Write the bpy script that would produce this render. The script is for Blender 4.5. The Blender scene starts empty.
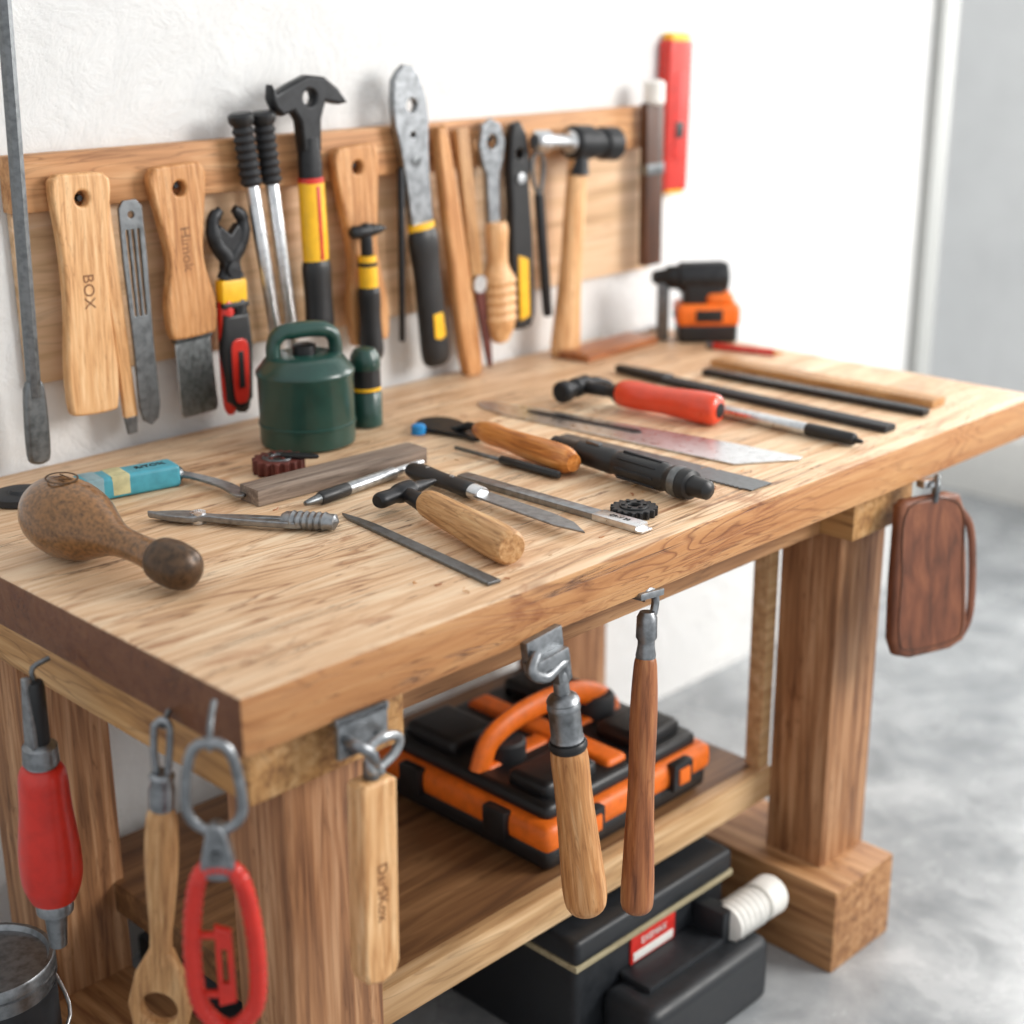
import bpy, bmesh, math, random
from mathutils import Vector, Matrix
SC=bpy.context.scene
random.seed(4)
def hexc(h):
    h=h.lstrip('#');o=[]
    for i in (0,2,4):
        c=int(h[i:i+2],16)/255
        o.append(c/12.92 if c<=.04045 else ((c+.055)/1.055)**2.4)
    return (o[0],o[1],o[2],1)
# ------------------------------------------------------------ materials
def newmat(n):
    m=bpy.data.materials.new(n);m.use_nodes=True
    nt=m.node_tree;b=nt.nodes['Principled BSDF']
    return m,nt,b
def N(nt,t,**k):
    n=nt.nodes.new(t)
    for a,v in k.items():
        if a in n.inputs: n.inputs[a].default_value=v
        else: setattr(n,a,v)
    return n
def mapping(nt,sc,rot=(0,0,0)):
    tc=N(nt,'ShaderNodeTexCoord');mp=N(nt,'ShaderNodeMapping')
    mp.inputs['Scale'].default_value=sc;mp.inputs['Rotation'].default_value=rot
    nt.links.new(tc.outputs['Object'],mp.inputs[0]);return mp
def noise(nt,vec,scale,detail=4,dist=0,rough=.55):
    n=N(nt,'ShaderNodeTexNoise');n.inputs['Scale'].default_value=scale
    n.inputs['Detail'].default_value=detail;n.inputs['Distortion'].default_value=dist;n.inputs['Roughness'].default_value=rough
    nt.links.new(vec,n.inputs['Vector']);return n
def ramp(nt,fac,stops):
    r=N(nt,'ShaderNodeValToRGB');e=r.color_ramp.elements
    while len(e)<len(stops): e.new(.5)
    for i,(p,c) in enumerate(stops): e[i].position=p;e[i].color=c if len(c)==4 else (*c,1)
    nt.links.new(fac,r.inputs[0]);return r
def mixc(nt,a,b,fac,mode='MIX'):
    m=N(nt,'ShaderNodeMix');m.data_type='RGBA';m.blend_type=mode
    for s,v in ((6,a),(7,b),(0,fac)):
        if hasattr(v,'is_output'): nt.links.new(v,m.inputs[s])
        else: m.inputs[s].default_value=v
    return m.outputs[2]
def math1(nt,op,a,v=None):
    n=N(nt,'ShaderNodeMath',operation=op);nt.links.new(a,n.inputs[0])
    if v is not None: n.inputs[1].default_value=v
    return n.outputs[0]
def bump(nt,b,h,st=.2,d=.002):
    n=N(nt,'ShaderNodeBump');n.inputs['Strength'].default_value=st;n.inputs['Distance'].default_value=d
    nt.links.new(h,n.inputs['Height']);nt.links.new(n.outputs[0],b.inputs['Normal'])
def wood(n,dark,mid,light,along=10,across=130,rough=.55,lines=.5,axis=0,bs=.15,rings=9):
    m,nt,b=newmat(n)
    def sc(a,c):
        v=[c,c,c];v[axis]=a;return tuple(v)
    mp=mapping(nt,sc(along,across))
    n1=noise(nt,mp.outputs[0],1,5,.5)
    r1=ramp(nt,n1.outputs[0],[(.3,hexc(dark)),(.5,hexc(mid)),(.72,hexc(light))])
    mp2=mapping(nt,sc(along*.35,across*.3));n2=noise(nt,mp2.outputs[0],1,3,1.2)
    fr=math1(nt,'FRACT',math1(nt,'MULTIPLY',n2.outputs[0],rings))
    r2=ramp(nt,fr,[(0,(.5,.44,.38,1)),(.18,(1,1,1,1)),(.9,(1,1,1,1)),(1,(.7,.65,.6,1))])
    c=mixc(nt,r1.outputs[0],r2.outputs[0],lines,'MULTIPLY')
    nt.links.new(c,b.inputs['Base Color']);b.inputs['Roughness'].default_value=rough
    bump(nt,b,n1.outputs[0],bs,.001);return m
def plain(n,col,rough=.4,metal=0,var=.12,ns=60,bs=.05,coat=0):
    m,nt,b=newmat(n);mp=mapping(nt,(1,1,1));n1=noise(nt,mp.outputs[0],ns,4)
    c=hexc(col);d=tuple(x*(1-var*2) for x in c[:3])+(1,);l=tuple(min(1,x*(1+var)) for x in c[:3])+(1,)
    r=ramp(nt,n1.outputs[0],[(.3,d),(.6,l)]);nt.links.new(r.outputs[0],b.inputs['Base Color'])
    b.inputs['Metallic'].default_value=metal
    rr=N(nt,'ShaderNodeMapRange');rr.inputs[3].default_value=max(.05,rough-.1);rr.inputs[4].default_value=min(1,rough+.15)
    nt.links.new(n1.outputs[0],rr.inputs[0]);nt.links.new(rr.outputs[0],b.inputs['Roughness'])
    b.inputs['Coat Weight'].default_value=coat
    bump(nt,b,n1.outputs[0],bs,.001);return m
W_BEAM=wood('beam_wood','#6e4828','#9a6c44','#b98c60',4,60,.55,.7,0,.3)
W_LEG=wood('leg_wood','#6c452c','#a5754e','#c99d76',4,80,.55,.85,2,.5,16)
W_RAIL=wood('rail_wood','#9a683f','#c58f5e','#dcae80',4,70,.55,.7)
W_PANEL=wood('panel_ply','#b8946c','#d4b08a','#e4c8a8',3,40,.6,.4)
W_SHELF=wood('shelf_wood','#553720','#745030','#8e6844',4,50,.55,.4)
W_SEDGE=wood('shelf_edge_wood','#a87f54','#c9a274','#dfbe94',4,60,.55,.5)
W_LIGHT=wood('handle_maple','#b8824e','#dba974','#ecc595',12,160,.5,.5)
W_MID=wood('handle_oak','#9c6435','#c58b54','#dcac7a',12,170,.5,.6)
W_TAN=wood('handle_ash','#8c6038','#b98a58','#cfa878',14,200,.5,.6)
W_ORANGE=wood('handle_cherry','#94501e','#c47a38','#dc9a58',12,150,.3,.4)
W_RED=wood('handle_redwood','#6b3a1c','#a0623a','#bc8050',10,130,.4,.5)
W_DARK=wood('walnut','#2e1a10','#4c2c1a','#6a4028',10,120,.4,.4)
W_GREY=wood('weathered_wood','#54463c','#7c6c60','#9c8c7e',8,160,.6,.5)
STEEL=plain('steel','#cfd1d3',.28,1,.08,90)
STEELB=plain('brushed_steel','#b0b3b5',.33,1,.12,120)
STEELM=plain('satin_steel','#8e9194',.36,1,.15,90)
STEELD=plain('dark_steel','#747779',.38,1,.14,110)
IRON=plain('black_iron','#2c2d2f',.4,.6,.15,90)
BLACK=plain('black_plastic','#17181a',.4)
RUBBER=plain('black_rubber','#202124',.6)
RED=plain('red_plastic','#c8281a',.35,coat=.15,var=.06)
REDO=plain('red_orange_plastic','#e2431f',.3,coat=.4,var=.04)
ORANGE=plain('orange_plastic','#e86f18',.45,var=.08)
YELLOW=plain('yellow_plastic','#f0b81e',.4,var=.05)
GREEN=plain('green_paint','#163f37',.34,.0,.10,30,coat=.3)
TEAL=plain('teal_plastic','#4193a4',.45,var=.08)
WHITE=plain('white_plastic','#e4e2dc',.45,var=.04)
BLUE=plain('blue_plastic','#1d86c8',.4)
RUST=plain('rusty_red','#5c2a22',.5,.2,.15,80)
BRONZE=plain('aged_bronze','#7c5630',.30,.3,.3,220,.5,coat=.5)
BRONZED=plain('dark_bronze','#4a3624',.35,.3,.3,120,.4)
LEATHER=wood('brown_leather','#4e2a18','#74422a','#8c5638',14,60,.5,.3,0,.3)
INK=plain('ink_black','#1c1612',.6)
BURN=plain('burnt_mark','#7c5230',.6)
LABEL=plain('label_red','#c8281e',.5)
def bench_mat():
    m,nt,b=newmat('bench_top_oak')
    n1=noise(nt,mapping(nt,(3,44,44)).outputs[0],1,8,.7,.7)
    base=ramp(nt,n1.outputs[0],[(.30,hexc('#b98f66')),(.46,hexc('#e2bd96')),(.62,hexc('#f4dbba'))])
    n2=noise(nt,mapping(nt,(1.1,7,13)).outputs[0],1,3,1.0)
    fr=math1(nt,'FRACT',math1(nt,'MULTIPLY',n2.outputs[0],24))
    ln=ramp(nt,fr,[(0,(.34,.2,.12,1)),(.16,(1,1,1,1)),(.80,(1,1,1,1)),(1,(.55,.4,.3,1))])
    n6=noise(nt,mapping(nt,(2.2,5,5)).outputs[0],1,3);f6=ramp(nt,n6.outputs[0],[(.40,(.08,.08,.08,1)),(.64,(.85,.85,.85,1))])
    c=mixc(nt,base.outputs[0],ln.outputs[0],f6.outputs[0],'MULTIPLY')
    tc=N(nt,'ShaderNodeTexCoord');sx=N(nt,'ShaderNodeSeparateXYZ');nt.links.new(tc.outputs['Object'],sx.inputs[0])
    k=math1(nt,'MULTIPLY',sx.outputs[1],7.4);fl=math1(nt,'FLOOR',k)
    wn=N(nt,'ShaderNodeTexWhiteNoise');wn.noise_dimensions='1D';nt.links.new(fl,wn.inputs['W'])
    bv=ramp(nt,wn.outputs[0],[(0,(.86,.81,.76,1)),(1,(1.0,1.0,1.0,1))])
    c=mixc(nt,c,bv.outputs[0],.7,'MULTIPLY')
    n3=noise(nt,mapping(nt,(3,11,11)).outputs[0],1.4,8,1.2,.75)
    st=ramp(nt,n3.outputs[0],[(.56,(0,0,0,1)),(.68,(.7,.7,.7,1))])
    c=mixc(nt,c,hexc('#ab744a'),st.outputs[0])
    n5=noise(nt,mapping(nt,(12,90,90)).outputs[0],1,5,.3,.7)
    s5=ramp(nt,n5.outputs[0],[(.61,(0,0,0,1)),(.68,(.8,.8,.8,1))])
    c=mixc(nt,c,hexc('#7a4c2c'),s5.outputs[0])
    n7=noise(nt,mapping(nt,(1.3,22,26)).outputs[0],1,6,.8,.6)
    d7=math1(nt,'ABSOLUTE',math1(nt,'SUBTRACT',n7.outputs[0],.5));s7=ramp(nt,d7,[(0,(1,1,1,1)),(.010,(0,0,0,1))])
    n8=noise(nt,mapping(nt,(3,9,9)).outputs[0],1.3,3);s8=ramp(nt,n8.outputs[0],[(.50,(0,0,0,1)),(.60,(.9,.9,.9,1))])
    ck=mixc(nt,s7.outputs[0],s8.outputs[0],1,'MULTIPLY')
    c=mixc(nt,c,hexc('#4e2e1a'),ck)
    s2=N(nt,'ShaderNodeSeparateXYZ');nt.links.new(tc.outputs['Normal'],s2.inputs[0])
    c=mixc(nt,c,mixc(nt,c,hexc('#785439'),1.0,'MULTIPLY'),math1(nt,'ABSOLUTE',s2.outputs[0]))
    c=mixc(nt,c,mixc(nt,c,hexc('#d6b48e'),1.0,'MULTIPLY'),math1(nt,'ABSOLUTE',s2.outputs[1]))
    nt.links.new(c,b.inputs['Base Color']);b.inputs['Roughness'].default_value=.5
    inv=mixc(nt,hexc('#ffffff'),hexc('#000000'),ck)
    hh=mixc(nt,mixc(nt,n1.outputs[0],ln.outputs[0],.3),inv,.35)
    bump(nt,b,hh,.65,.0025);return m
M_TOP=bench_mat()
def wall_mat():
    m,nt,b=newmat('white_plaster');mp=mapping(nt,(1,1,1))
    n1=noise(nt,mp.outputs[0],14,10,1.0,.75);n2=noise(nt,mp.outputs[0],1.3,3)
    n3=noise(nt,mp.outputs[0],5,5,.5);pz=ramp(nt,n3.outputs[0],[(.45,(0,0,0,1)),(.6,(1,1,1,1))])
    r=ramp(nt,n2.outputs[0],[(.3,hexc('#dcdddd')),(.7,hexc('#e9e9e7'))])
    nt.links.new(r.outputs[0],b.inputs['Base Color']);b.inputs['Roughness'].default_value=.65
    h=mixc(nt,n1.outputs[0],pz.outputs[0],.3)
    bump(nt,b,h,.75,.011);return m
def floor_mat():
    m,nt,b=newmat('polished_concrete');mp=mapping(nt,(1,1,1))
    n1=noise(nt,mp.outputs[0],2.6,9,.8,.68);n2=noise(nt,mp.outputs[0],40,4);n3=noise(nt,mp.outputs[0],7,8,.4,.66)
    r=ramp(nt,n1.outputs[0],[(.3,hexc('#7f8285')),(.52,hexc('#a3a6a8')),(.72,hexc('#bfc1c2'))])
    r3=ramp(nt,n3.outputs[0],[(.35,(.74,.75,.76,1)),(.6,(1,1,1,1))])
    nt.links.new(mixc(nt,r.outputs[0],r3.outputs[0],1,'MULTIPLY'),b.inputs['Base Color'])
    rr=N(nt,'ShaderNodeMapRange');rr.inputs[1].default_value=.3;rr.inputs[2].default_value=.7;rr.inputs[3].default_value=.06;rr.inputs[4].default_value=.42
    nt.links.new(n3.outputs[0],rr.inputs[0]);nt.links.new(rr.outputs[0],b.inputs['Roughness'])
    bump(nt,b,n2.outputs[0],.08,.002);return m
M_WALL=wall_mat();M_FLOOR=floor_mat()
M_WALLR=plain('white_wall_paint','#e9eae9',.8,0,.02,8)
# ------------------------------------------------------------ builder
def cm(pts,k=6,closed=True):
    n=len(pts);o=[];V=[Vector(p) for p in pts]
    rng=range(n) if closed else range(n-1)
    for i in rng:
        if closed: a,b,c,d=V[i-1],V[i],V[(i+1)%n],V[(i+2)%n]
        else: a,b,c,d=V[max(i-1,0)],V[i],V[i+1],V[min(i+2,n-1)]
        for j in range(k):
            t=j/k
            o.append(.5*((2*b)+(c-a)*t+(2*a-5*b+4*c-d)*t*t+(3*b-a-3*c+d)*t**3))
    if not closed: o.append(V[-1])
    return o
def circ(cx,cy,r,n=24,ry=None): 
    ry=ry or r
    return [(cx+r*math.cos(2*math.pi*i/n),cy+ry*math.sin(2*math.pi*i/n)) for i in range(n)]
AX={'x':Matrix.Identity(4),'y':Matrix.Rotation(math.pi/2,4,'Z'),'z':Matrix.Rotation(-math.pi/2,4,'Y')}
def T(x,y,z,ax='x'): return Matrix.Translation((x,y,z))@AX[ax]
class B:
    def __init__(s): s.v=[];s.f=[];s.fm=[];s.m=[]
    def mi(s,m):
        if m not in s.m: s.m.append(m)
        return s.m.index(m)
    def add(s,vs,fs,mat,M=None):
        o=len(s.v);k=s.mi(mat)
        s.v+=[(M@Vector(p)) if M else Vector(p) for p in vs]
        for f in fs: s.f.append([i+o for i in f]);s.fm.append(k)
    def addmesh(s,me,mat,M=None):
        s.add([v.co.copy() for v in me.vertices],[list(p.vertices) for p in me.polygons],mat,M)
    def lathe(s,prof,mat,ky=1,kz=1,cy=0,cz=0,seg=24,e=2,M=None):
        vs=[];fs=[]
        for p in prof:
            x,r=p[0],p[1];oy=p[2] if len(p)>2 else 0;oz=p[3] if len(p)>3 else 0
            for i in range(seg):
                a=2*math.pi*i/seg;c,q=math.cos(a),math.sin(a)
                if e!=2: c=math.copysign(abs(c)**(2/e),c);q=math.copysign(abs(q)**(2/e),q)
                vs.append((x,cy+oy+r*ky*c,cz+oz+r*kz*q))
        n=len(prof)
        for j in range(n-1):
            for i in range(seg):
                k=(i+1)%seg;fs.append([j*seg+i,j*seg+k,(j+1)*seg+k,(j+1)*seg+i])
        fs.append(list(range(seg))[::-1]);fs.append([(n-1)*seg+i for i in range(seg)])
        s.add(vs,fs,mat,M)
    def rod(s,x0,x1,r0,r1,mat,rd=.5,**k):
        a=r0*rd;b=r1*rd
        P=[(x0,r0-a),(x0+a*.3,r0-a*.3),(x0+a,r0),(x1-b,r1),(x1-b*.3,r1-b*.3),(x1,r1-b)]
        s.lathe(P,mat,**k)
    def grip(s,pts,mat,k=5,**kw):
        c=cm([(p[0],p[1],0) for p in pts],k,False)
        s.lathe([(q[0],max(q[1],.0004)) for q in c],mat,**kw)
    def box(s,x0,x1,y0,y1,z0,z1,mat,bev=.002,seg=2,M=None):
        bm=bmesh.new();bmesh.ops.create_cube(bm,size=1)
        for v in bm.verts: v.co=Vector(((x0+x1)/2+v.co.x*(x1-x0),(y0+y1)/2+v.co.y*(y1-y0),(z0+z1)/2+v.co.z*(z1-z0)))
        if bev: bmesh.ops.bevel(bm,geom=bm.edges[:],offset=bev,segments=seg,profile=.6,affect='EDGES')
        me=bpy.data.meshes.new('t');bm.to_mesh(me);bm.free();s.addmesh(me,mat,M);bpy.data.meshes.remove(me)
    def flat(s,outs,z0,z1,mat,bev=.001,sm=0,M=None):
        cu=bpy.data.curves.new('c','CURVE');cu.dimensions='2D';cu.fill_mode='BOTH'
        h=(z1-z0)/2;bev=min(bev,h*.95);cu.extrude=h-bev;cu.bevel_depth=bev;cu.bevel_resolution=2;cu.offset=-bev
        if outs and not hasattr(outs[0][0],'__len__'): outs=[outs]
        for i,o in enumerate(outs):
            if sm and i==0: o=[(p[0],p[1]) for p in cm([(a,b_,0) for a,b_ in o],sm,True)]
            sp=cu.splines.new('POLY');sp.points.add(len(o)-1);sp.use_cyclic_u=True
            for j,p in enumerate(o): sp.points[j].co=(p[0],p[1],0,1)
        ob=bpy.data.objects.new('c',cu);SC.collection.objects.link(ob)
        dg=bpy.context.evaluated_depsgraph_get();me=bpy.data.meshes.new_from_object(ob.evaluated_get(dg))
        s.addmesh(me,mat,(M or Matrix())@Matrix.Translation((0,0,(z0+z1)/2)))
        bpy.data.objects.remove(ob);bpy.data.curves.remove(cu);bpy.data.meshes.remove(me)
    def tube(s,pts,r,mat,seg=12,closed=False,sm=0,kz=1,M=None):
        P=[Vector(p) for p in pts]
        if sm: P=cm(P,sm,closed)
        n=len(P);R=r if hasattr(r,'__len__') else [r]*n
        if len(R)!=n: R=[R[min(len(R)-1,int(i*(len(R)-1)/(n-1)+.5))] for i in range(n)]
        vs=[];fs=[];nv=None
        for i in range(n):
            t=(P[(i+1)%n]-P[i-1]) if closed else (P[min(i+1,n-1)]-P[max(i-1,0)])
            t.normalize()
            if nv is None:
                a=Vector((0,0,1)) if abs(t.z)<.9 else Vector((0,1,0));nv=a-t*a.dot(t)
            else: nv=nv-t*nv.dot(t)
            nv.normalize();bv=t.cross(nv)
            for j in range(seg):
                a=2*math.pi*j/seg;vs.append(P[i]+bv*R[i]*math.cos(a)+nv*R[i]*kz*math.sin(a))
        for i in range(n if closed else n-1):
            q=(i+1)%n
            for j in range(seg):
                k=(j+1)%seg;fs.append([i*seg+j,i*seg+k,q*seg+k,q*seg+j])
        if not closed: fs.append(list(range(seg))[::-1]);fs.append([(n-1)*seg+j for j in range(seg)])
        s.add(vs,fs,mat,M)
    def text(s,t,size,mat,M):
        c=bpy.data.curves.new('t','FONT');c.body=t;c.size=size;c.extrude=.0003;c.align_x='CENTER';c.align_y='CENTER'
        ob=bpy.data.objects.new('c',c);SC.collection.objects.link(ob)
        dg=bpy.context.evaluated_depsgraph_get();me=bpy.data.meshes.new_from_object(ob.evaluated_get(dg))
        s.addmesh(me,mat,M);bpy.data.objects.remove(ob);bpy.data.curves.remove(c);bpy.data.meshes.remove(me)
    def obj(s,name,p0=(0,0,0),p1=None,up=(0,0,1),ang=40):
        me=bpy.data.meshes.new(name);me.from_pydata([tuple(v) for v in s.v],[],s.f)
        for m in s.m: me.materials.append(m)
        me.polygons.foreach_set('material_index',s.fm)
        me.polygons.foreach_set('use_smooth',[True]*len(me.polygons))
        bm=bmesh.new();bm.from_mesh(me);bmesh.ops.recalc_face_normals(bm,faces=bm.faces[:]);bm.to_mesh(me);bm.free()
        me.set_sharp_from_angle(angle=math.radians(ang));me.update()
        ob=bpy.data.objects.new(name,me);SC.collection.objects.link(ob)
        p0=Vector(p0)
        if p1 is None: ob.location=p0
        else:
            X=(Vector(p1)-p0).normalized();Z=Vector(up);Z=(Z-X*Z.dot(X)).normalized();Y=Z.cross(X)
            m=Matrix((X,Y,Z)).transposed().to_4x4();m.translation=p0;ob.matrix_world=m
        return ob
TT=.84
def d2(a,b): return (Vector(a)-Vector(b)).length
def tp(x,y,z=0): return (x,y,TT+.0006+z)
YW=.788
def wp(x,z,y=YW): return (x,y,z)
OUT=(0,-1,0)
# ------------------------------------------------------------ room
def slab(name,x0,x1,y0,y1,z0,z1,mat,bev=0):
    b=B();b.box(0,x1-x0,0,y1-y0,0,z1-z0,mat,bev);return b.obj(name,(x0,y0,z0))
slab('floor',-2.5,5,-3,4,-.05,0,M_FLOOR)
slab('wall_back',-2.5,2.58,.826,.95,0,3,M_WALL)
b=B()   # right wall with a window opening
b.box(0,.12,0,.9,0,3,M_WALLR,0);b.box(0,.12,2.0,5.2,0,3,M_WALLR,0);b.box(0,.12,.9,2.0,0,.85,M_WALLR,0);b.box(0,.12,.9,2.0,2.3,3,M_WALLR,0)
b.obj('wall_right',(3.45,-1.2,0))
b=B();F_=WHITE
b.box(0,.06,0,.05,0,1.45,F_,.004);b.box(0,.06,1.05,1.1,0,1.45,F_,.004);b.box(0,.06,0,1.1,0,.05,F_,.004);b.box(0,.06,0,1.1,1.4,1.45,F_,.004);b.box(.01,.05,.53,.57,0,1.45,F_,.003);b.box(.01,.05,0,1.1,.7,.74,F_,.003);b.box(-.06,.06,-.03,1.13,-.03,0,F_,.004)
b.obj('window_1',(3.46,-.3,.85))
slab('wall_far',2.4,3.45,3.9,4,0,3,M_WALLR)
GREYP=plain('grey_paint','#a8aaa8',.6,var=.03)
slab('trim_1',2.58,2.65,.80,.95,0,3,GREYP,.004)
slab('baseboard_right',3.42,3.45,-1.2,3.9,0,.2,WHITE,.004)
# ------------------------------------------------------------ workbench
L=1.57;D=.812
e=bpy.data.objects.new('workbench',None);SC.collection.objects.link(e)
def part(name,x0,x1,y0,y1,z0,z1,mat,bev=.004):
    o=slab(name,x0,x1,y0,y1,z0,z1,mat,bev);o.parent=e;return o
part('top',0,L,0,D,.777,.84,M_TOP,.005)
for i,x in enumerate((.085,1.105)):
    part('leg_front_%d'%i,x,x+.122,.06,.165,.14,.705,W_LEG)
    part('leg_back_%d'%i,x,x+.122,.62,.73,.14,.705,W_LEG)
    x0=x-(.06 if i==0 else .02)
    part('cap_beam_%d'%i,x0,x+.14,.03,.775,.705,.777,wood('cap_wood_%d'%i,'#7e5430','#b2844f','#cda472',4,60,.55,.7,1,.3))
    part('foot_%d'%i,x-.045,x+.12,0,.78,.0,.145,wood('foot_wood_%d'%i,'#7a4e2e','#a8784c','#c4986c',4,60,.55,.7,1,.3))
part('apron_front',.225,1.085,.085,.115,.705,.777,W_BEAM)
part('apron_back',.225,1.085,.68,.71,.68,.777,W_BEAM)
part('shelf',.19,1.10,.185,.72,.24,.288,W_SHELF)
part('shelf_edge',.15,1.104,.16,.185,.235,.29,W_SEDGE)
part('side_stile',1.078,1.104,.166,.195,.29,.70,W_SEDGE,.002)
# ------------------------------------------------------------ tool rail
e2=bpy.data.objects.new('tool_rail',None);SC.collection.objects.link(e2)
o=slab('rail',.24,1.53,.795,.825,1.188,1.262,W_RAIL,.003);o.parent=e2
o=slab('backboard',.245,1.56,.814,.825,.955,1.19,W_PANEL,.001);o.parent=e2
b=B()
for x,z in ((.329,1.199),(.480,1.203),(.801,1.207),(1.1,1.226)):
    b.lathe([(-.010,.004),(-.008,.005),(.02,.004)],IRON,M=T(x,.79,z+.004,'y'),seg=12)
o=b.obj('pegs');o.parent=e2

# ============================================================ table-top tools
b=B();b.grip([(-.066,.002),(-.06,.022),(-.035,.041),(0,.047),(.033,.042),(.06,.030),(.088,.019),(.125,.0165),(.155,.019)],BRONZE,cz=0,seg=40)
b.grip([(.152,.019),(.160,.0245),(.18,.0265),(.203,.023),(.213,.011),(.215,.001)],BRONZED,seg=32)
b.flat([circ(0,0,.019),circ(0,0,.0165)],0,.0008,BRONZED,.0002,M=T(-.008,0,.0468))
b.text('TZ',.018,BRONZED,T(-.008,0,.0473))
b.obj('wooden_mallet',tp(.090,.455,.047),tp(.118,.245,.027))
b=B();b.box(-.01,.125,-.02,.02,0,.03,TEAL,.006,3);b.box(.03,.055,-.0203,.0203,.004,.0304,plain('faded_label','#b9b48a',.6),.002)
b.box(-.002,.02,-.0203,.0203,.006,.0303,plain('blue_grey_plastic','#7d9aa2',.5),.002);b.text('RITOX',.014,INK,T(.09,0,.0305))
b.lathe([(-.001,.011),(.012,.011),(.016,.008)],STEELD,M=T(.118,0,.012))
b.flat([(.128,.012),(.14,.01),(.165,-.06),(.17,-.105),(.162,-.135),(.150,-.13),(.15,-.08),(.135,-.02),(.122,-.006)],.008,.012,STEELM,.001,sm=4)
b.obj('paint_scraper',tp(.212,.632),tp(.352,.608))
b=B();b.lathe([(0,.034),(.002,.037),(.01,.037),(.012,.034),(.012,.014),(.016,.012),(.016,.001)],RUBBER,M=T(0,0,0,'z'),seg=32)
b.obj('rubber_sanding_disc',tp(.152,.69))
b=B();P=[(0,.062),(.003,.068),(.010,.069),(.100,.069),(.104,.071),(.108,.071),(.112,.068),(.126,.057),(.131,.047),(.132,.001)]
b.lathe(P,GREEN,M=T(0,0,0,'z'),seg=56)
b.lathe([(.03,.0692),(.031,.0705),(.034,.0705),(.035,.0692)],GREEN,M=T(0,0,0,'z'),seg=56)
b.tube([(-.045,0,.122),(-.046,0,.144),(-.036,0,.162),(-.012,0,.166),(.02,0,.166),(.040,0,.159),(.047,0,.142),(.046,0,.122)],[.010,.010,.011,.012,.012,.011,.010,.010],GREEN,sm=5,kz=1.25)
b.lathe([(.13,.017),(.144,.017),(.146,.013),(.146,.001)],BLACK,M=T(0,0,0,'z'))
b.obj('fuel_canister',tp(.582,.640),tp(.682,.604))
b=B();b.lathe([(0,.021),(.002,.024),(.05,.024),(.052,.0225),(.09,.0225),(.093,.024),(.108,.022),(.118,.016),(.122,.001)],GREEN,M=T(0,0,0,'z'),seg=32)
b.lathe([(.054,.0229),(.088,.0229)],BLACK,M=T(0,0,0,'z'),seg=32);b.lathe([(.056,.0232),(.061,.0232)],YELLOW,M=T(0,0,0,'z'),seg=32)
b.obj('oil_bottle',tp(.700,.648))
def gear(name,p,r,n,h,mat,hub,hubm):
    b=B();o=[]
    for i in range(n*4):
        a=2*math.pi*i/(n*4);q=r if i%4 in(0,1) else r*.86;o.append((q*math.cos(a),q*math.sin(a)))
    b.flat([o,circ(0,0,r*.25)],0,h,mat,.0008);b.flat([circ(0,0,r*.62),circ(0,0,r*.26)],h*.5,h+.002,hubm,.001)
    for i in range(6):
        a=i*math.pi/3;b.lathe([(h,.003),(h+.0035,.0028),(h+.0035,.0003)],mat,M=T(r*.45*math.cos(a),r*.45*math.sin(a),0,'z'),seg=10)
    if hub: b.flat([(r*.2,-.008),(r*1.3,-.014),(r*1.5,-.006),(r*.3,.006)],h+.001,h+.006,BLACK,.001,sm=3)
    return b.obj(name,p,(p[0]+.1,p[1]-.1,p[2]))
gear('ratchet_wheel',tp(.462,.552),.036,16,.02,RUST,True,STEELD)
gear('gear_wheel',tp(.659,.084),.030,18,.010,IRON,False,BLACK)
b=B();b.box(0,.28,-.021,.021,0,.022,W_GREY,.0015);b.obj('wood_batten',tp(.350,.466),tp(.632,.455))
b=B()
for s in (1,-1):
    b.flat([(0,.001*s),(.03,.013*s),(.06,.016*s),(.075,.008*s),(.12,.013*s),(.18,.015*s),(.2,.014*s),(.2,.005*s),(.15,.004*s),(.08,-.004*s),(.05,0),(.02,0)],.002 if s>0 else .004,.010 if s>0 else .012,STEELM,.0015,sm=4)
b.lathe([(.0,.010),(.014,.010),(.0145,.0005)],STEEL,M=T(.066,0,0,'z'))
b.lathe([(.175,.010),(.18,.014)]+[(.185+.004*i,.016 if i%2 else .0135) for i in range(13)]+[(.242,.013),(.247,.001)],STEELM,kz=.7,cz=.011)
b.obj('pliers',tp(.225,.505),tp(.362,.300))
b=B();b.rod(0,.06,.006,.006,STEEL,cz=.009);b.rod(.055,.15,.0085,.0085,STEELB,cz=.009,seg=12);b.rod(.145,.2,.009,.009,BLACK,cz=.009);b.rod(.195,.225,.007,.0035,STEELD,cz=.009)
b.obj('nail_punch',tp(.605,.418),tp(.385,.392))
b=B();b.flat([(0,.0),(.03,.006),(.06,.009),(.308,.009),(.308,-.009),(.02,-.005)],0,.004,STEELD,.0008);b.obj('flat_file',tp(.402,.343),tp(.367,.036))
b=B();b.grip([(.055,.012),(.065,.017),(.09,.0185),(.15,.020),(.2,.022),(.245,.0215),(.255,.0195)],W_TAN,cz=.022)
b.lathe([(.255,.0195),(.258,.017),(.2585,.0005)],W_TAN,cz=.022);b.rod(.0,.06,.009,.012,IRON,cz=.019)
b.grip([(-.05,.008),(-.043,.0115),(-.02,.011),(-.008,.014),(.012,.014),(.02,.010),(.04,.007,),(.06,.003)],IRON,kz=.9,M=T(0,0,.02,'y')@Matrix.Rotation(.35,4,'Z'))
b.obj('claw_hammer',tp(.478,.312),tp(.415,.045))
b=B();b.grip([(0,.004),(.006,.012),(.03,.0145),(.07,.0125),(.10,.013),(.125,.014),(.135,.012)],BLACK,kz=.8,cz=.012)
b.lathe([(.133,.0125),(.15,.0115),(.152,.010)],STEEL,kz=.8,cz=.012)
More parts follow.
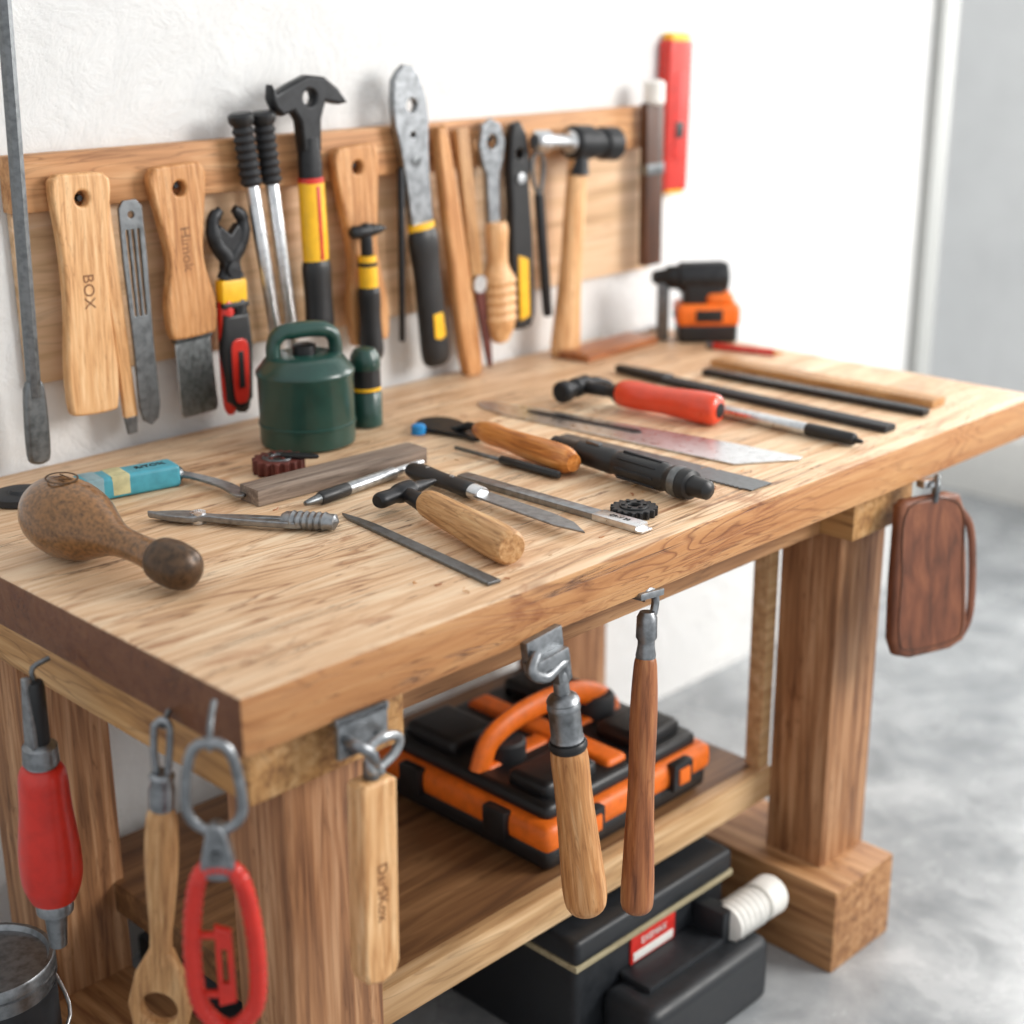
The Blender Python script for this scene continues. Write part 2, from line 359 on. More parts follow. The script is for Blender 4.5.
for x in(.04,.09): b.lathe([(.018,.003),(.0235,.003),(.0238,.0003)],STEEL,M=T(x,0,0,'z'),seg=10)
b.flat([(.15,.012),(.27,.014),(.31,.010),(.345,-.006),(.30,-.015),(.15,-.014)],.010,.013,STEELM,.0012)
b.obj('carving_knife',tp(.567,.402),tp(.545,.06))
b=B();b.box(0,.24,-.010,.010,0,.008,STEELM,.001);b.box(.24,.31,-.012,.012,0,.009,STEEL,.0015);b.flat([(.31,-.012),(.318,-.010),(.318,.010),(.31,.012)],0,.003,STEEL,.0005)
b.text('CR-V 20',.009,INK,T(.275,0,.0092))
b.obj('cold_chisel',tp(.611,.345),tp(.616,.028))
b=B();b.grip([(.10,.009),(.11,.0125),(.135,.0165),(.17,.0155),(.22,.0175),(.27,.0195),(.30,.0190),(.316,.014),(.321,.004)],W_ORANGE,cz=.02)
b.lathe([(.315,.0145),(.322,.012),(.323,.0005)],W_ORANGE,cz=.02)
b.tube([(.10,0,.02),(.08,0,.02),(.06,0,.012),(.04,0,.006)],[.006,.006,.006,.005],IRON,sm=4)
b.flat([(-.035,0),(-.022,.026),(.01,.033),(.04,.024),(.075,.012),(.105,.009),(.105,-.009),(.075,-.012),(.04,-.024),(.01,-.033),(-.022,-.026)],.003,.008,IRON,.001,sm=4)
b.obj('round_scraper',tp(.765,.560),tp(.720,.245))
b=B();b.rod(0,.10,.003,.003,STEELD,cz=.006);b.rod(.09,.2,.0065,.006,BLACK,cz=.0067,seg=8);b.obj('needle_file',tp(.694,.447),tp(.697,.248))
b=B();b.lathe([(0,.011),(.012,.0105),(.014,.008),(.014,.0005)],BLUE,M=T(0,0,0,'z'));b.obj('bottle_cap',tp(.722,.556))
b=B()
o=[(0,.004),(.02,-.016),(.08,-.034),(.5,-.056),(.562,.018),(.56,.03),(.40,.034),(.10,.026),(.02,.016)]
sl=[(.10,.002),(.11,.008),(.30,.010),(.31,.003),(.30,-.004),(.11,-.003)]
b.flat([o],0,.0025,STEEL,.0005);b.flat([sl],.0022,.0045,BLACK,.0003)
b.obj('hand_saw_blade',tp(.905,.622),tp(.978,.05))
b=B();o=[(0,.018),(0,-.018)]
for i in range(40): o+=[(.05+i*.0075,-.022),(.054+i*.0075,-.0185)]
o+=[(.36,-.018),(.36,.026),(.2,.026)];b.flat([o],0,.002,STEELD,.0003);b.obj('saw_blade',tp(.852,.392),tp(.852,.03))
b=B();b.lathe([(0,.006),(.004,.012),(.05,.0125),(.055,.016),(.06,.0165),(.12,.0175),(.125,.016),(.13,.016),(.135,.018),(.215,.019),(.22,.0165),(.225,.0165),(.23,.0195),(.255,.0205),(.262,.019),(.264,.014),(.29,.0125),(.294,.008),(.295,.0005)],BLACK,cz=.021,seg=20)
for i in range(8):
    a=i*math.pi/4;b.box(.14,.21,-.002,.002,.0165,.0205,RUBBER,.0008,M=T(0,0,.021)@Matrix.Rotation(a,4,'X'))
b.lathe([(.236,.0207),(.242,.0211),(.248,.0207)],STEELD,cz=.021);b.box(.07,.095,-.004,.004,.036,.041,STEELD,.001)
b.obj('rotary_tool',tp(.768,.325),tp(.745,.03))
b=B();b.grip([(.05,.009),(.06,.010),(.078,.012)],BLACK,cz=.024)
b.grip([(.075,.015),(.082,.0205),(.11,.0225),(.15,.021),(.2,.0235),(.235,.0245),(.252,.022),(.258,.012)],REDO,cz=.025)
b.lathe([(.2565,.0135),(.259,.011),(.2592,.0005)],BLACK,cz=.025);b.lathe([(.07,.015),(.077,.0185),(.079,.0185)],BLACK,cz=.024)
b.rod(-.005,.055,.011,.010,IRON,cz=.024)
b.lathe([(-.055,.014),(-.051,.0175),(-.038,.0175),(-.033,.013),(-.02,.0125),(-.016,.016),(.016,.016),(.02,.012)],IRON,M=T(0,0,.024,'y'))
for s in(1,-1): b.tube([(.0,.015,.026),(.004+.003*s,.035,.027),(.008+.006*s,.055,.022),(.012+.008*s,.072,.01)],[.008,.007,.005,.003],IRON,sm=4)
b.obj('claw_hammer',tp(1.03,.512),tp(1.058,.262))
b=B();b.box(.11,.545,-.014,.014,0,.010,RUBBER,.002);b.flat([(0,.006),(.05,.012),(.115,.014),(.115,-.014),(.05,-.012),(0,-.006)],.0,.014,BLACK,.004,sm=0)
b.obj('long_rasp',tp(1.222,.600),tp(1.210,.052))
b=B();b.rod(0,.17,.0095,.0095,STEEL,cz=.0095);b.rod(.165,.25,.010,.0095,BLACK,cz=.010);b.rod(.245,.262,.005,.003,BLACK,cz=.009);b.obj('marker_pen',tp(1.108,.300),tp(1.107,.04))
b=B();b.box(0,.416,-.010,.010,0,.010,BLACK,.002);b.box(.01,.405,-.003,.003,.0095,.0106,STEELD,.0003);b.obj('steel_straightedge',tp(1.312,.480),tp(1.328,.06))
b=B();b.box(0,.43,-.020,.020,0,.012,W_TAN,.001)
for i in range(28): b.box(.02+i*.0145,.0206+i*.0145,-.0198,-.010 if i%2 else -.005,.0118,.0123,INK,0)
b.obj('wooden_ruler',tp(1.385,.510),tp(1.392,.075))
b=B();b.rod(0,.12,.0062,.0062,RED,.2,cz=.0062,seg=6);b.lathe([(.119,.0055),(.138,.0008)],W_LIGHT,cz=.0062,seg=8);b.lathe([(-.012,.0062),(.001,.0062)],STEELD,cz=.0062);b.obj('carpenter_pencil',tp(1.48,.592),tp(1.515,.449))
b=B();b.box(0,.21,-.034,.034,0,.014,W_RED,.002);b.obj('wood_offcut',tp(1.235,.715),tp(1.455,.730))
b=B();o=[(0,.012),(.012,.014),(.02,.006),(.11,.005),(.12,.013),(.14,.011),(.145,.004),(.13,.003),(.13,-.003),(.145,-.004),(.14,-.011),(.12,-.013),(.11,-.005),(.02,-.006),(.012,-.014),(0,-.012)]
b.flat([[(x*1.1,y*1.3) for x,y in o],circ(.008,0,.006)],.0,.009,STEEL,.001);b.obj('open_end_wrench',tp(1.40,.782),tp(1.53,.782))
# drill
b=B()
b.lathe([(-.08,.004),(-.076,.012),(-.055,.016),(-.050,.021),(-.03,.023),(-.028,.028),(.05,.030),(.062,.026),(.066,.010),(.066,.001)],IRON,M=T(0,0,.118),seg=28)
b.box(-.068,-.046,-.012,.012,.0,.12,STEELD,.005)
b.box(-.022,.055,-.026,.026,.05,.115,BLACK,.012,3)
b.box(-.03,.080,-.036,.036,0,.036,BLACK,.008,3);b.box(-.034,.084,-.039,.039,.030,.072,ORANGE,.012,3)
b.box(.02,.072,-.032,.032,.066,.092,ORANGE,.012,3);b.box(-.036,-.02,-.02,.02,.042,.056,BLACK,.003);b.box(.0,.05,-.041,-.036,.040,.062,BLACK,.002)
b.obj('cordless_drill',tp(1.52,.672),tp(1.58,.615))
# ============================================================ wall tools
b=B();b.tube([(0,0,.008),(.3,0,.008),(.52,0,.008)],.010,STEELD,seg=8);b.flat([(.50,-.011),(.54,-.016),(.60,-.016),(.612,-.008),(.612,.008),(.60,.016),(.54,.016),(.50,.011)],.001,.014,STEELD,.004,sm=3)
b.obj('pry_bar',wp(.246,1.47,.78),wp(.226,.857,.78),OUT)
def paddle(name,p0,p1,w,txt,tip=None,mat=W_LIGHT,hb=.75,th=.018):
    Lh=d2(p0,p1);b=B();h=w/2
    o=[(0,-h*.62),(.004,-h*.85),(.02,-h),(Lh*.3,-h*.80),(Lh*.55,-h*hb),(Lh*.8,-h*.88),(Lh*.97,-h*.82),(Lh,-h*.55),(Lh,h*.55),(Lh*.97,h*.82),(Lh*.8,h*.88),(Lh*.55,h*hb),(Lh*.3,h*.80),(.02,h),(.004,h*.85),(0,h*.62)]
    b.flat([[(q[0],q[1]) for q in cm([(a,c,0) for a,c in o],4,True)],circ(.033,0,.0105)],0,th,mat,.004)
    if txt: b.text(txt,.023,BURN,T(Lh*.48,0,th+.0001))
    if tip: tip(b,Lh)
    return b.obj(name,p0,p1,OUT)
paddle('wooden_paddle',wp(.328,1.236),wp(.318,.910),.088,'BOX')
def blade(b,Lh):
    b.flat([(Lh-.004,-.030),(Lh+.11,-.032),(Lh+.118,-.028),(Lh+.118,.028),(Lh+.11,.032),(Lh-.004,.030)],.005,.009,STEELB,.001)
    b.box(Lh-.012,Lh+.006,-.031,.031,.002,.014,STEELD,.001)
paddle('putty_knife',wp(.478,1.236),wp(.488,.992),.092,'Himok',blade,W_MID,.62)
paddle('wooden_scraper',wp(.800,1.240),wp(.820,.93),.088,'',None,W_MID,.62)
b=B();b.box(0,.30,-.010,.010,0,.01,W_LIGHT,.002);b.flat([(.30,-.010),(.325,-.007),(.325,.007),(.30,.010)],.002,.008,STEELD,.001);b.obj('marking_stick',wp(.362,1.192,.787),wp(.378,.870,.787),OUT)
b=B();b.flat([[(0,-.010),(.01,-.018),(.08,-.019),(.2,-.016),(.29,-.017),(.31,-.012),(.318,0),(.31,.012),(.29,.017),(.2,.016),(.08,.019),(.01,.018),(0,.010)],[(.04,-.011),(.16,-.010),(.16,-.006),(.04,-.007)],[(.04,-.002),(.16,-.002),(.16,.002),(.04,.002)],[(.04,.007),(.16,.006),(.16,.010),(.04,.011)],circ(.02,0,.005,12)],0,.005,STEELD,.001)
b.obj('slotted_rasp',wp(.398,1.195,.775),wp(.404,.878,.775),OUT)
b=B()
for s in(1,-1):
    b.tube([(.0,-.012*s,.012),(.015,-.026*s,.012),(.045,-.022*s,.012),(.07,-.004*s,.012),(.10,.014*s,.012)],[.007,.010,.012,.013,.010],IRON,sm=4,kz=.8)
    b.grip([(.13,.010),(.14,.012),(.18,.013),(.25,.0125),(.29,.010),(.302,.004)],BLACK if s>0 else RED,cy=.012*s,cz=.012)
b.flat([(0.02,-.018),(.045,-.026),(.075,-.014),(.11,-.016),(.11,.016),(.075,.014),(.045,.026),(.02,.014),(.035,.0)],.004,.020,IRON,.003)
b.lathe([(0,.011),(.024,.011),(.025,.001)],IRON,M=T(.085,0,0,'z'));b.box(.10,.135,-.022,.022,.002,.022,YELLOW,.004);b.box(.133,.142,-.023,.023,.002,.024,BLACK,.003)
b.flat([[(.15,-.022),(.2,-.026),(.28,-.022),(.30,0),(.28,.022),(.2,.026),(.15,.022)],[(.2,-.006),(.25,-.008),(.28,-.004),(.28,.004),(.25,.008),(.2,.006)]],.006,.026,BLACK,.006,sm=0)
b.flat([(.19,-.012),(.22,-.015),(.275,-.012),(.285,0),(.275,.012),(.22,.015),(.19,.012)],.022,.028,RED,.002,sm=3);b.flat([(.205,-.004),(.26,-.005),(.26,.005),(.205,.004)],.026,.030,BLACK,.001)
b.obj('end_nippers',wp(.560,1.166),wp(.555,.856),OUT)
for k,(x0,x1,z1) in enumerate(((.590,.634,.94),(.628,.664,.94))):
    b=B();b.lathe([(0,.012)]+[(.004+.006*i,.0165 if i%2 else .013) for i in range(16)]+[(.1,.012)],RUBBER,cz=.017);b.rod(.095,.36,.0105,.0095,STEEL,cz=.017)
    b.lathe([(-.004,.015),(.0,.019),(.008,.019),(.014,.015)],BLACK,cz=.017)
    b.obj('socket_bar',wp(x0,1.296,.788),wp(x1,z1,.788),OUT)
b=B();b.flat([[(.0,-.065),(.012,-.058),(.0,-.03),(-.01,0),(-.006,.03),(.012,.055),(.034,.072),(.036,.055),(.03,.03),(.055,.02),(.10,.017),(.10,-.017),(.055,-.02),(.04,-.03),(.045,-.05),(.035,-.062),(.02,-.068)],circ(.022,0,.011)],.006,.028,IRON,.005,sm=0)
b.lathe([(.08,.018),(.12,.020),(.14,.0195)],IRON,cz=.017,kz=.75);b.lathe([(.138,.021),(.146,.021)],RED,cz=.017,kz=.8);b.lathe([(.145,.0215),(.24,.022),(.27,.021)],YELLOW,cz=.017,kz=.75)
b.box(.15,.26,-.003,.003,.031,.0343,RED,.001);b.grip([(.262,.021),(.275,.0245),(.32,.023),(.36,.024),(.376,.019),(.38,.006)],BLACK,cz=.017,kz=.8)
b.obj('roofing_hammer',wp(.706,1.338,.786),wp(.714,.96,.786),OUT)
b=B();b.lathe([(-.03,.006),(-.025,.010),(-.01,.010),(0,.012),(.012,.010),(.03,.006),(.04,.002)],IRON,M=T(.012,0,.015,'y'));b.rod(0,.06,.009,.010,IRON,cz=.015)
b.lathe([(.05,.014),(.058,.0145),(.10,.015)],YELLOW,cz=.015);b.lathe([(.06,.0153),(.066,.0155)],IRON,cz=.015);b.grip([(.098,.014),(.108,.018),(.15,.017),(.2,.019),(.215,.014)],BLACK,cz=.015)
b.obj('tack_hammer',wp(.796,1.125,.765),wp(.800,.91,.765),OUT)
b=B()
hd=[(0,-.014),(-.008,0),(-.004,.014),(.012,.026),(.045,.036),(.08,.037),(.12,.030),(.17,.026),(.25,.023),(.25,-.023),(.17,-.024),(.12,-.028),(.08,-.034),(.045,-.033),(.012,-.026)]
b.flat([hd,circ(.055,.004,.011),circ(.10,0,.005,12)],.004,.018,STEELM,.002)
b.lathe([(.0,.009),(.020,.009),(.021,.001)],STEELD,M=T(.14,0,0,'z'));b.lathe([(.24,.026),(.252,.0265)],YELLOW,cz=.012,kz=.6)
b.grip([(.25,.025),(.27,.030),(.32,.027),(.40,.028),(.46,.029),(.478,.022),(.482,.008)],BLACK,cz=.014,kz=.6);b.flat([(.39,-.010),(.43,-.012),(.435,0),(.43,.012),(.39,.010)],.028,.032,YELLOW,.001)
b.obj('adjustable_pliers',wp(.906,1.348),wp(.960,.876),OUT)
b=B();b.rod(0,.28,.006,.005,IRON,cz=.008);b.obj('steel_rod',wp(.896,1.2,.786),wp(.888,.915,.786),OUT)
b=B();b.flat([(0,-.012),(-.006,0),(0,.012),(.1,.017),(.3,.022),(.40,.021),(.418,.010),(.418,-.010),(.40,-.021),(.3,-.022),(.1,-.017)],0,.02,W_MID,.006,sm=3);b.obj('wooden_handle',wp(.980,1.25),wp(1.045,.845),OUT)
b=B();b.box(0,.27,-.013,.013,0,.012,W_TAN,.003);b.obj('wooden_dowel',wp(1.030,1.252,.787),wp(1.062,.985,.787),OUT)
b=B();b.flat([(0,.0),(.01,.01),(.05,.010),(.14,.005),(.14,-.005),(.05,-.010),(.01,-.01)],0,.006,RUST,.001,sm=3);b.lathe([(0,.015),(.008,.015)],STEEL,M=T(.0,0,0,'z'));b.obj('putty_tool',wp(1.054,.995,.77),wp(1.078,.85,.77),OUT)
b=B();b.flat([[(0,-.02),(-.01,0),(0,.02),(.03,.030),(.06,.024),(.08,.015),(.17,.013),(.17,-.013),(.08,-.015),(.06,-.024),(.03,-.030)],circ(.028,0,.012)],.006,.016,STEELM,.002,sm=0)
b.grip([(.16,.019),(.175,.022),(.20,.020),(.23,.020),(.25,.028)],W_LIGHT,cz=.02,kz=.8)
b.lathe([(.248,.028)]+[(.252+.008*i,.034 if i%2 else .030) for i in range(11)]+[(.345,.027),(.365,.016),(.37,.002)],W_LIGHT,cz=.022,kz=.75)
b.obj('ratchet_wrench',wp(1.094,1.254),wp(1.104,.88),OUT)
b=B();b.flat([[(0,-.010),(-.004,.004),(.02,.02),(.07,.026),(.10,.022),(.13,.024),(.20,.028),(.33,.028),(.35,.018),(.352,0),(.35,-.018),(.33,-.026),(.20,-.024),(.13,-.022),(.07,-.024),(.02,-.018)],circ(.05,0,.008,14)],0,.02,BLACK,.005)
b.flat([(.22,-.012),(.23,.012),(.33,.012),(.335,-.012)],.018,.023,YELLOW,.002);b.lathe([(0,.009),(.023,.009),(.024,.001)],STEEL,M=T(.09,0,0,'z'))
b.obj('utility_knife',wp(1.155,1.252),wp(1.166,.90),OUT)
b=B();b.rod(.06,.28,.009,.009,RUBBER,cz=.01);b.tube([(.07,0,.01),(.03,-.012,.01),(0,-.01,.01),(-.012,.004,.01),(0,.016,.01),(.03,.014,.01),(.07,0,.01)],.004,STEELD,sm=4);b.obj('hook_screwdriver',wp(1.206,1.19),wp(1.236,.905),OUT)
b=B();b.grip([(.0,.017),(.03,.019),(.10,.021),(.20,.022),(.30,.027),(.36,.030),(.372,.022),(.376,.008)],W_LIGHT,cz=.03,kz=.8)
b.lathe([(-.115,.012),(-.11,.018),(-.085,.019),(-.080,.012),(-.03,.0115),(-.026,.02)],STEEL,M=T(-.005,0,.032,'y'))
b.lathe([(-.026,.022),(-.02,.029),(.02,.030),(.024,.025),(.05,.024),(.055,.029),(.09,.030),(.095,.022),(.096,.001)],IRON,M=T(-.005,0,.032,'y'))
b.lathe([(-.03,.012),(-.028,.016),(.025,.017),(.05,.02)],IRON,cz=.032)
b.obj('ball_peen_hammer',wp(1.295,1.208,.79),wp(1.262,.848,.79),OUT)
b=B();b.lathe([(0,.012),(.004,.020),(.04,.020),(.045,.014)],WHITE,cz=.016);b.box(.04,.34,-.024,.024,.002,.022,W_DARK,.005);b.box(.15,.17,-.0245,.0245,.001,.024,STEELD,.002)
b.obj('wood_chisel',wp(1.512,1.31),wp(1.516,.965),OUT)
b=B();b.box(0,.28,-.036,.036,0,.03,RED,.009,3);b.box(-.012,.012,-.028,.028,.002,.028,YELLOW,.007);b.box(.27,.285,-.026,.026,.002,.028,YELLOW,.004);b.box(.06,.22,-.016,.016,.028,.032,LABEL,.003);b.box(.15,.18,-.012,.012,.030,.033,BLACK,.001)
b.obj('spirit_level',wp(1.622,1.378,.8255),wp(1.612,1.078,.8255),OUT)
# ============================================================ hanging under the bench
FR=(0,-1,0)
b=B();b.box(-.045,.0,-.032,.032,-.004,.003,STEELM,.001);b.box(-.045,-.036,-.034,.034,-.02,.003,STEELM,.001)
for y in(-.02,.02): b.lathe([(.003,.005),(.006,.004),(.006,.0003)],STEELD,M=T(-.012,y,0,'z'),seg=10)
b.tube([(-.02,-.022,.004),(-.02,-.022,.02),(-.012,-.012,.026),(0,-.004,.024),(.012,.004,.016),(.022,.01,.016)],.006,STEELM,sm=5)
b.tube([(-.012,-.006,.02),(-.02,.012,.022),(-.01,.034,.018),(.006,.030,.016),(.016,.008,.016),(.012,-.006,.02)],.005,STEELB,sm=5,closed=True)
b.rod(.004,.034,.009,.009,STEELD,cz=.014)
b.flat([[(.025,-.018),(.029,-.0225),(.240,-.0235),(.253,-.019),(.259,0),(.253,.019),(.240,.0235),(.029,.0225),(.025,.018)]],0,.028,W_LIGHT,.004)
b.text('DarSKox',.018,BURN,T(.15,0,.0283));b.obj('sanding_block',(.140,-.002,.736),(.134,-.002,.475),FR)
b=B()
b.tube([(-.075,-.018,0),(-.085,0,0),(-.075,.018,0),(-.03,.026,0),(-.005,.022,0),(.008,.0,0),(-.005,-.022,0),(-.03,-.026,0)],.0052,STEELM,sm=5,closed=True)
b.tube([(-.078,0,.002),(-.100,0,-.006),(-.112,0,-.03)],.003,STEELD,sm=3)
b.flat([(.0,-.006),(.02,-.012),(.05,-.016),(.058,0),(.05,.016),(.02,.012),(.0,.006)],-.008,.008,STEELM,.003,sm=3);b.lathe([(-.01,.006),(.012,.006)],STEELD,M=T(.03,0,0,'z'))
pts=[(.045,0,0),(.055,.018,0),(.10,.028,0),(.16,.031,0),(.205,.025,0),(.228,0,0),(.205,-.025,0),(.16,-.031,0),(.10,-.028,0),(.055,-.018,0)]
P=cm(pts,10,True);b.tube(P,[.008+.0014*(i%2) for i in range(len(P))],RED,closed=True)
b.flat([[(.11,-.008),(.115,.008),(.195,.009),(.20,-.008)],[(.135,-.003),(.135,.003),(.175,.003),(.175,-.003)]],-.004,.005,RED,.002);b.box(.118,.124,-.024,.0,-.003,.003,RED,.001);b.box(.185,.191,-.026,.0,-.003,.003,RED,.001)
b.obj('wire_stripper',(-.037,-.002,.726),(-.036,.002,.50),(-.7,-.7,0))
b=B();b.tube([(-.07,-.008,0),(-.078,0,0),(-.07,.008,0),(-.03,.007,0),(.0,.004,0)],.0038,STEELM,sm=5);b.tube([(-.07,-.008,0),(-.04,-.008,0),(-.01,-.004,0)],.0038,STEELM,sm=4);b.tube([(-.07,0,0),(-.078,0,-.02)],.003,STEELD)
b.lathe([(-.02,.010),(-.016,.013),(-.008,.011),(.0,.013),(.02,.0125),(.022,.0105)],STEELM)
b.grip([(.02,.0115),(.035,.016),(.08,.0175),(.13,.015),(.17,.012),(.205,.0125)],W_TAN,kz=.8)
b.flat([[(.19,-.012),(.22,-.026),(.26,-.034),(.30,-.026),(.315,0),(.30,.026),(.26,.034),(.22,.026),(.19,.012)],circ(.262,0,.020)],-.008,.008,W_TAN,.004)
b.obj('ring_handle_scraper',(-.022,.113,.712),(-.032,.141,.42),(-.8,-.6,0))
b=B();b.rod(-.08,.0,.011,.012,BLACK);b.flat([(-.085,-.004),(-.03,-.009),(0,-.01),(0,.01),(-.03,.009),(-.085,.004)],.004,.013,STEELM,.001);b.lathe([(-.005,.012),(0,.019),(.02,.020),(.022,.016),(.026,.019)],STEELM)
b.grip([(.024,.018),(.035,.026),(.08,.029),(.13,.034),(.17,.034),(.196,.026)],RED);b.lathe([(.194,.017),(.199,.021),(.214,.021),(.219,.013),(.262,.010),(.264,.001)],STEELM)
b.tube([(-.08,0,0),(-.095,0,.0),(-.10,0,-.02)],.003,STEELD,sm=3)
b.obj('screwdriver',(-.03,.345,.680),(-.028,.36,.42),(-1,0,0))
b=B();b.box(-.05,-.015,-.045,.012,-.012,.0,STEELM,.002);b.box(-.028,-.012,-.05,.008,-.006,.012,STEELM,.003);b.tube([(-.035,-.035,.004),(-.02,-.05,.008),(-.005,-.03,.008),(-.01,0,.006),(.01,.006,.002),(.02,0,0)],.007,STEELM,sm=5)
b.box(-.02,.015,-.010,.012,-.008,.008,STEELD,.002);b.rod(0,.04,.009,.0095,STEELM)
b.lathe([(.03,.010),(.035,.017),(.04,.0195),(.042,.018),(.046,.0195),(.05,.0195),(.052,.0185),(.084,.0185),(.088,.020),(.092,.0185)],STEELM);b.lathe([(.091,.0205),(.094,.0225),(.099,.0225),(.102,.0205)],BLACK)
b.grip([(.101,.0205),(.115,.022),(.165,.022),(.235,.0245),(.29,.0265),(.315,.0235),(.326,.012),(.328,.002)],W_MID)
b.obj('hand_rasp',(.420,-.012,.737),(.452,-.03,.41),FR)
b=B();b.tube([(-.035,-.012,0),(-.045,.0,0),(-.035,.014,0),(-.015,.012,0),(0,0,0)],.005,STEELM,sm=5);b.box(-.045,-.036,-.022,.022,-.008,.008,STEELM,.002);b.lathe([(-.018,.009),(-.011,.0125),(.014,.013),(.018,.0105),(.024,.0105),(.037,.0125),(.04,.012)],STEELM)
b.grip([(.038,.0115),(.052,.0145),(.11,.017),(.20,.0165),(.28,.019),(.352,.021),(.370,.016),(.374,.004)],W_RED)
b.obj('mallet_handle',(.587,.0,.735),(.550,-.025,.355),FR)
# leather pouch
b=B();b.flat([[(0,-.055),(.008,-.066),(.12,-.074),(.21,-.076),(.236,-.066),(.245,-.04),(.245,.04),(.236,.064),(.21,.072),(.12,.068),(.03,.060),(.006,.05),(0,.03)]],0,.022,LEATHER,.008)
P=cm([(.012,-.052,.0225),(.12,-.062,.0225),(.21,-.064,.0225),(.230,-.04,.0225),(.230,.04,.0225),(.21,.060,.0225),(.12,.056,.0225),(.02,.046,.0225)],6,True);b.tube(P,.0012,W_DARK,closed=True,seg=6)
b.tube([(.03,.055,.012),(.06,.078,.012),(.12,.086,.012),(.20,.084,.012),(.235,.062,.012)],.007,LEATHER,sm=5,kz=.6)
b.tube([(.01,0,.02),(-.015,0,.024),(-.025,.01,.012),(-.015,.016,.004),(.005,.012,.004)],.0045,STEELD,sm=4);b.box(-.022,-.010,-.016,.016,-.004,.014,STEEL,.002)
b.obj('leather_pouch',(1.222,-.004,.756),(1.212,-.024,.514),(-.30,-.95,0))
# ============================================================ power-tool case
b=B();w,d=.36,.36
b.box(0,w,0,d,0,.04,BLACK,.015,3);b.box(-.006,w+.006,-.006,d+.006,.030,.075,ORANGE,.018,3);b.box(.012,w-.012,.012,d-.012,.065,.095,BLACK,.014,3)
for x0,x1,y0,y1 in((.03,.14,.03,.11),(.03,.12,.22,.33),(.23,.33,.03,.12),(.24,.33,.21,.33)): b.box(x0,x1,y0,y1,.085,.116,BLACK,.012,3)
b.box(.16,.205,.03,.33,.08,.104,ORANGE,.010,3);b.box(.03,.33,.148,.182,.08,.100,ORANGE,.010,3)
b.tube([(.03,.165,.09),(.05,.165,.13),(.10,.165,.150),(.18,.165,.154),(.25,.165,.142),(.30,.165,.115),(.32,.165,.09)],.019,ORANGE,sm=6,kz=.7)
for x in(.06,.26): b.box(x,x+.045,-.016,.002,.03,.075,BLACK,.005);b.box(x+.01,x+.035,-.019,-.012,.040,.066,ORANGE,.003)
for y in(.07,.25): b.box(-.016,.002,y,y+.045,.03,.075,BLACK,.005)
b.lathe([(.09,.03),(.125,.03),(.13,.026),(.13,.001)],RUBBER,M=T(.285,.165,0,'z'));b.lathe([(.09,.03),(.12,.03),(.124,.026),(.124,.001)],RUBBER,M=T(.085,.165,0,'z'))
b.obj('power_tool_case',(.620,.195,.2905),(.720,.195,.2905))
BIN=plain('toolbox_black','#1f2226',.45)
b=B();b.box(0,.34,.0,.30,0,.185,BIN,.012,3);b.box(-.008,.348,-.008,.308,.175,.215,BIN,.01,3);b.box(-.009,.349,-.009,.309,.168,.178,wood('tan_trim','#8f8468','#a89c7c','#b8ad90'),.003)
b.box(.05,.33,-.10,.0,0,.11,BIN,.022,4);b.box(.09,.27,-.06,-.0,.105,.12,BIN,.006);b.box(.115,.215,-.0035,.001,.118,.165,LABEL,.001);b.box(.12,.21,-.0045,.0,.122,.136,WHITE,.0005)
b.text('EXEMAX',.015,WHITE,T(.165,-.0045,.150)@Matrix.Rotation(math.pi/2,4,'X'))
b.lathe([(0,.022),(.004,.03)]+[(.01+.0065*i,.032 if i%2 else .0285) for i in range(11)]+[(.082,.024),(.084,.031),(.118,.032),(.124,.029),(.124,.02),(.105,.018),(.105,.001)],WHITE,M=T(.275,-.050,.132))
b.box(.26,.290,-.06,.0,.09,.16,BIN,.006)
b.obj('toolbox',(.615,.135,0),(.715,.135,0))
b=B();b.lathe([(0,.074),(.004,.078),(.30,.078),(.302,.081),(.31,.081),(.312,.078),(.314,.081),(.326,.081),(.329,.079),(.329,.074),(.322,.071),(.324,.03),(.324,.001)],STEELM,M=T(0,0,0,'z'),seg=48)
b.lathe([(.06,.0785),(.29,.0785)],BIN,M=T(0,0,0,'z'),seg=48);b.tube([(-.08,0,.28),(-.07,-.06,.24),(0,-.09,.22),(.07,-.06,.24),(.08,0,.28)],.0025,STEEL,sm=5)
b.obj('paint_pail',(-.045,.52,0))
b=B();b.box(0,.2,0,.16,0,.12,BIN,.012);b.box(.01,.19,.01,.15,.11,.135,RUBBER,.008);b.tube([(.04,.08,.13),(.05,.08,.16),(.15,.08,.16),(.16,.08,.13)],.008,BLACK,sm=4);b.obj('parts_box',(.27,.56,0))
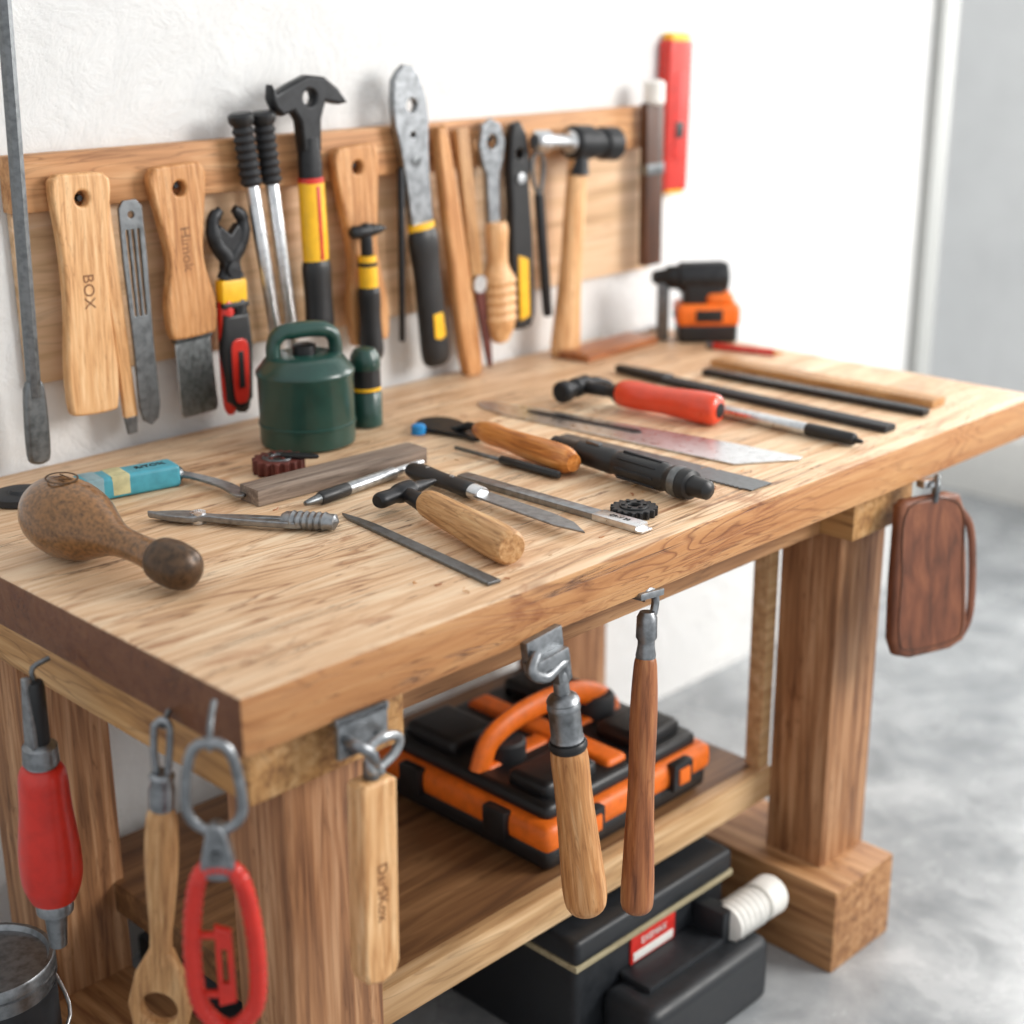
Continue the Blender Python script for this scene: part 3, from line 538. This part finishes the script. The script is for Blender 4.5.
b=B()
for i in range(60):
    x=random.uniform(.66,1.1) if i%3==0 else random.uniform(.30,.9);y=random.uniform(.03,.16) if i%2 else random.uniform(.4,.6)
    a=random.uniform(0,6.28);r=random.uniform(.0015,.004)
    b.tube([(x+r*1.5*math.cos(a+t),y+r*math.sin(a+t),.0008+.0006*t) for t in (0,.7,1.4,2.1)],r*.22,random.choice((W_LIGHT,W_TAN,W_RED)),seg=6)
b.obj('wood_shavings',tp(0,0))
# ------------------------------------------------------------ camera, light
yaw,pitch,roll=0.7822,0.3248,-0.0063
F=Vector((math.cos(yaw)*math.cos(pitch),math.sin(yaw)*math.cos(pitch),-math.sin(pitch)));R=Vector((math.sin(yaw),-math.cos(yaw),0));U=R.cross(F)
c,s=math.cos(roll),math.sin(roll);R2=c*R+s*U;U2=c*U-s*R
cd=bpy.data.cameras.new('camera');co=bpy.data.objects.new('camera',cd);SC.collection.objects.link(co)
m=Matrix((R2,U2,-F)).transposed().to_4x4();m.translation=(-.7262,-1.0774,1.4502);co.matrix_world=m
cd.lens=1521/1024*36;cd.sensor_width=36;cd.clip_start=.05
cd.dof.use_dof=True;cd.dof.focus_distance=1.85;cd.dof.aperture_fstop=2.0
SC.camera=co
def area(name,loc,tgt,size,power,col):
    l=bpy.data.lights.new(name,'AREA');l.shape='RECTANGLE';l.size=size[0];l.size_y=size[1];l.energy=power;l.color=col
    o=bpy.data.objects.new(name,l);SC.collection.objects.link(o);o.location=loc
    o.rotation_euler=(Vector(tgt)-Vector(loc)).to_track_quat('-Z','Y').to_euler();return o
area('daylight_front',(2.9,-2.3,2.3),(.8,.3,.5),(1.5,1.5),128,(1,.97,.93))
area('daylight_window',(3.95,.2,1.75),(1.5,.3,.5),(1.5,1.5),75,(1,.98,.95))
w=bpy.data.worlds.new('world');SC.world=w;w.use_nodes=True
bg=w.node_tree.nodes['Background'];bg.inputs[0].default_value=(.96,.98,1,1);bg.inputs[1].default_value=.88
SC.view_settings.view_transform='Standard'
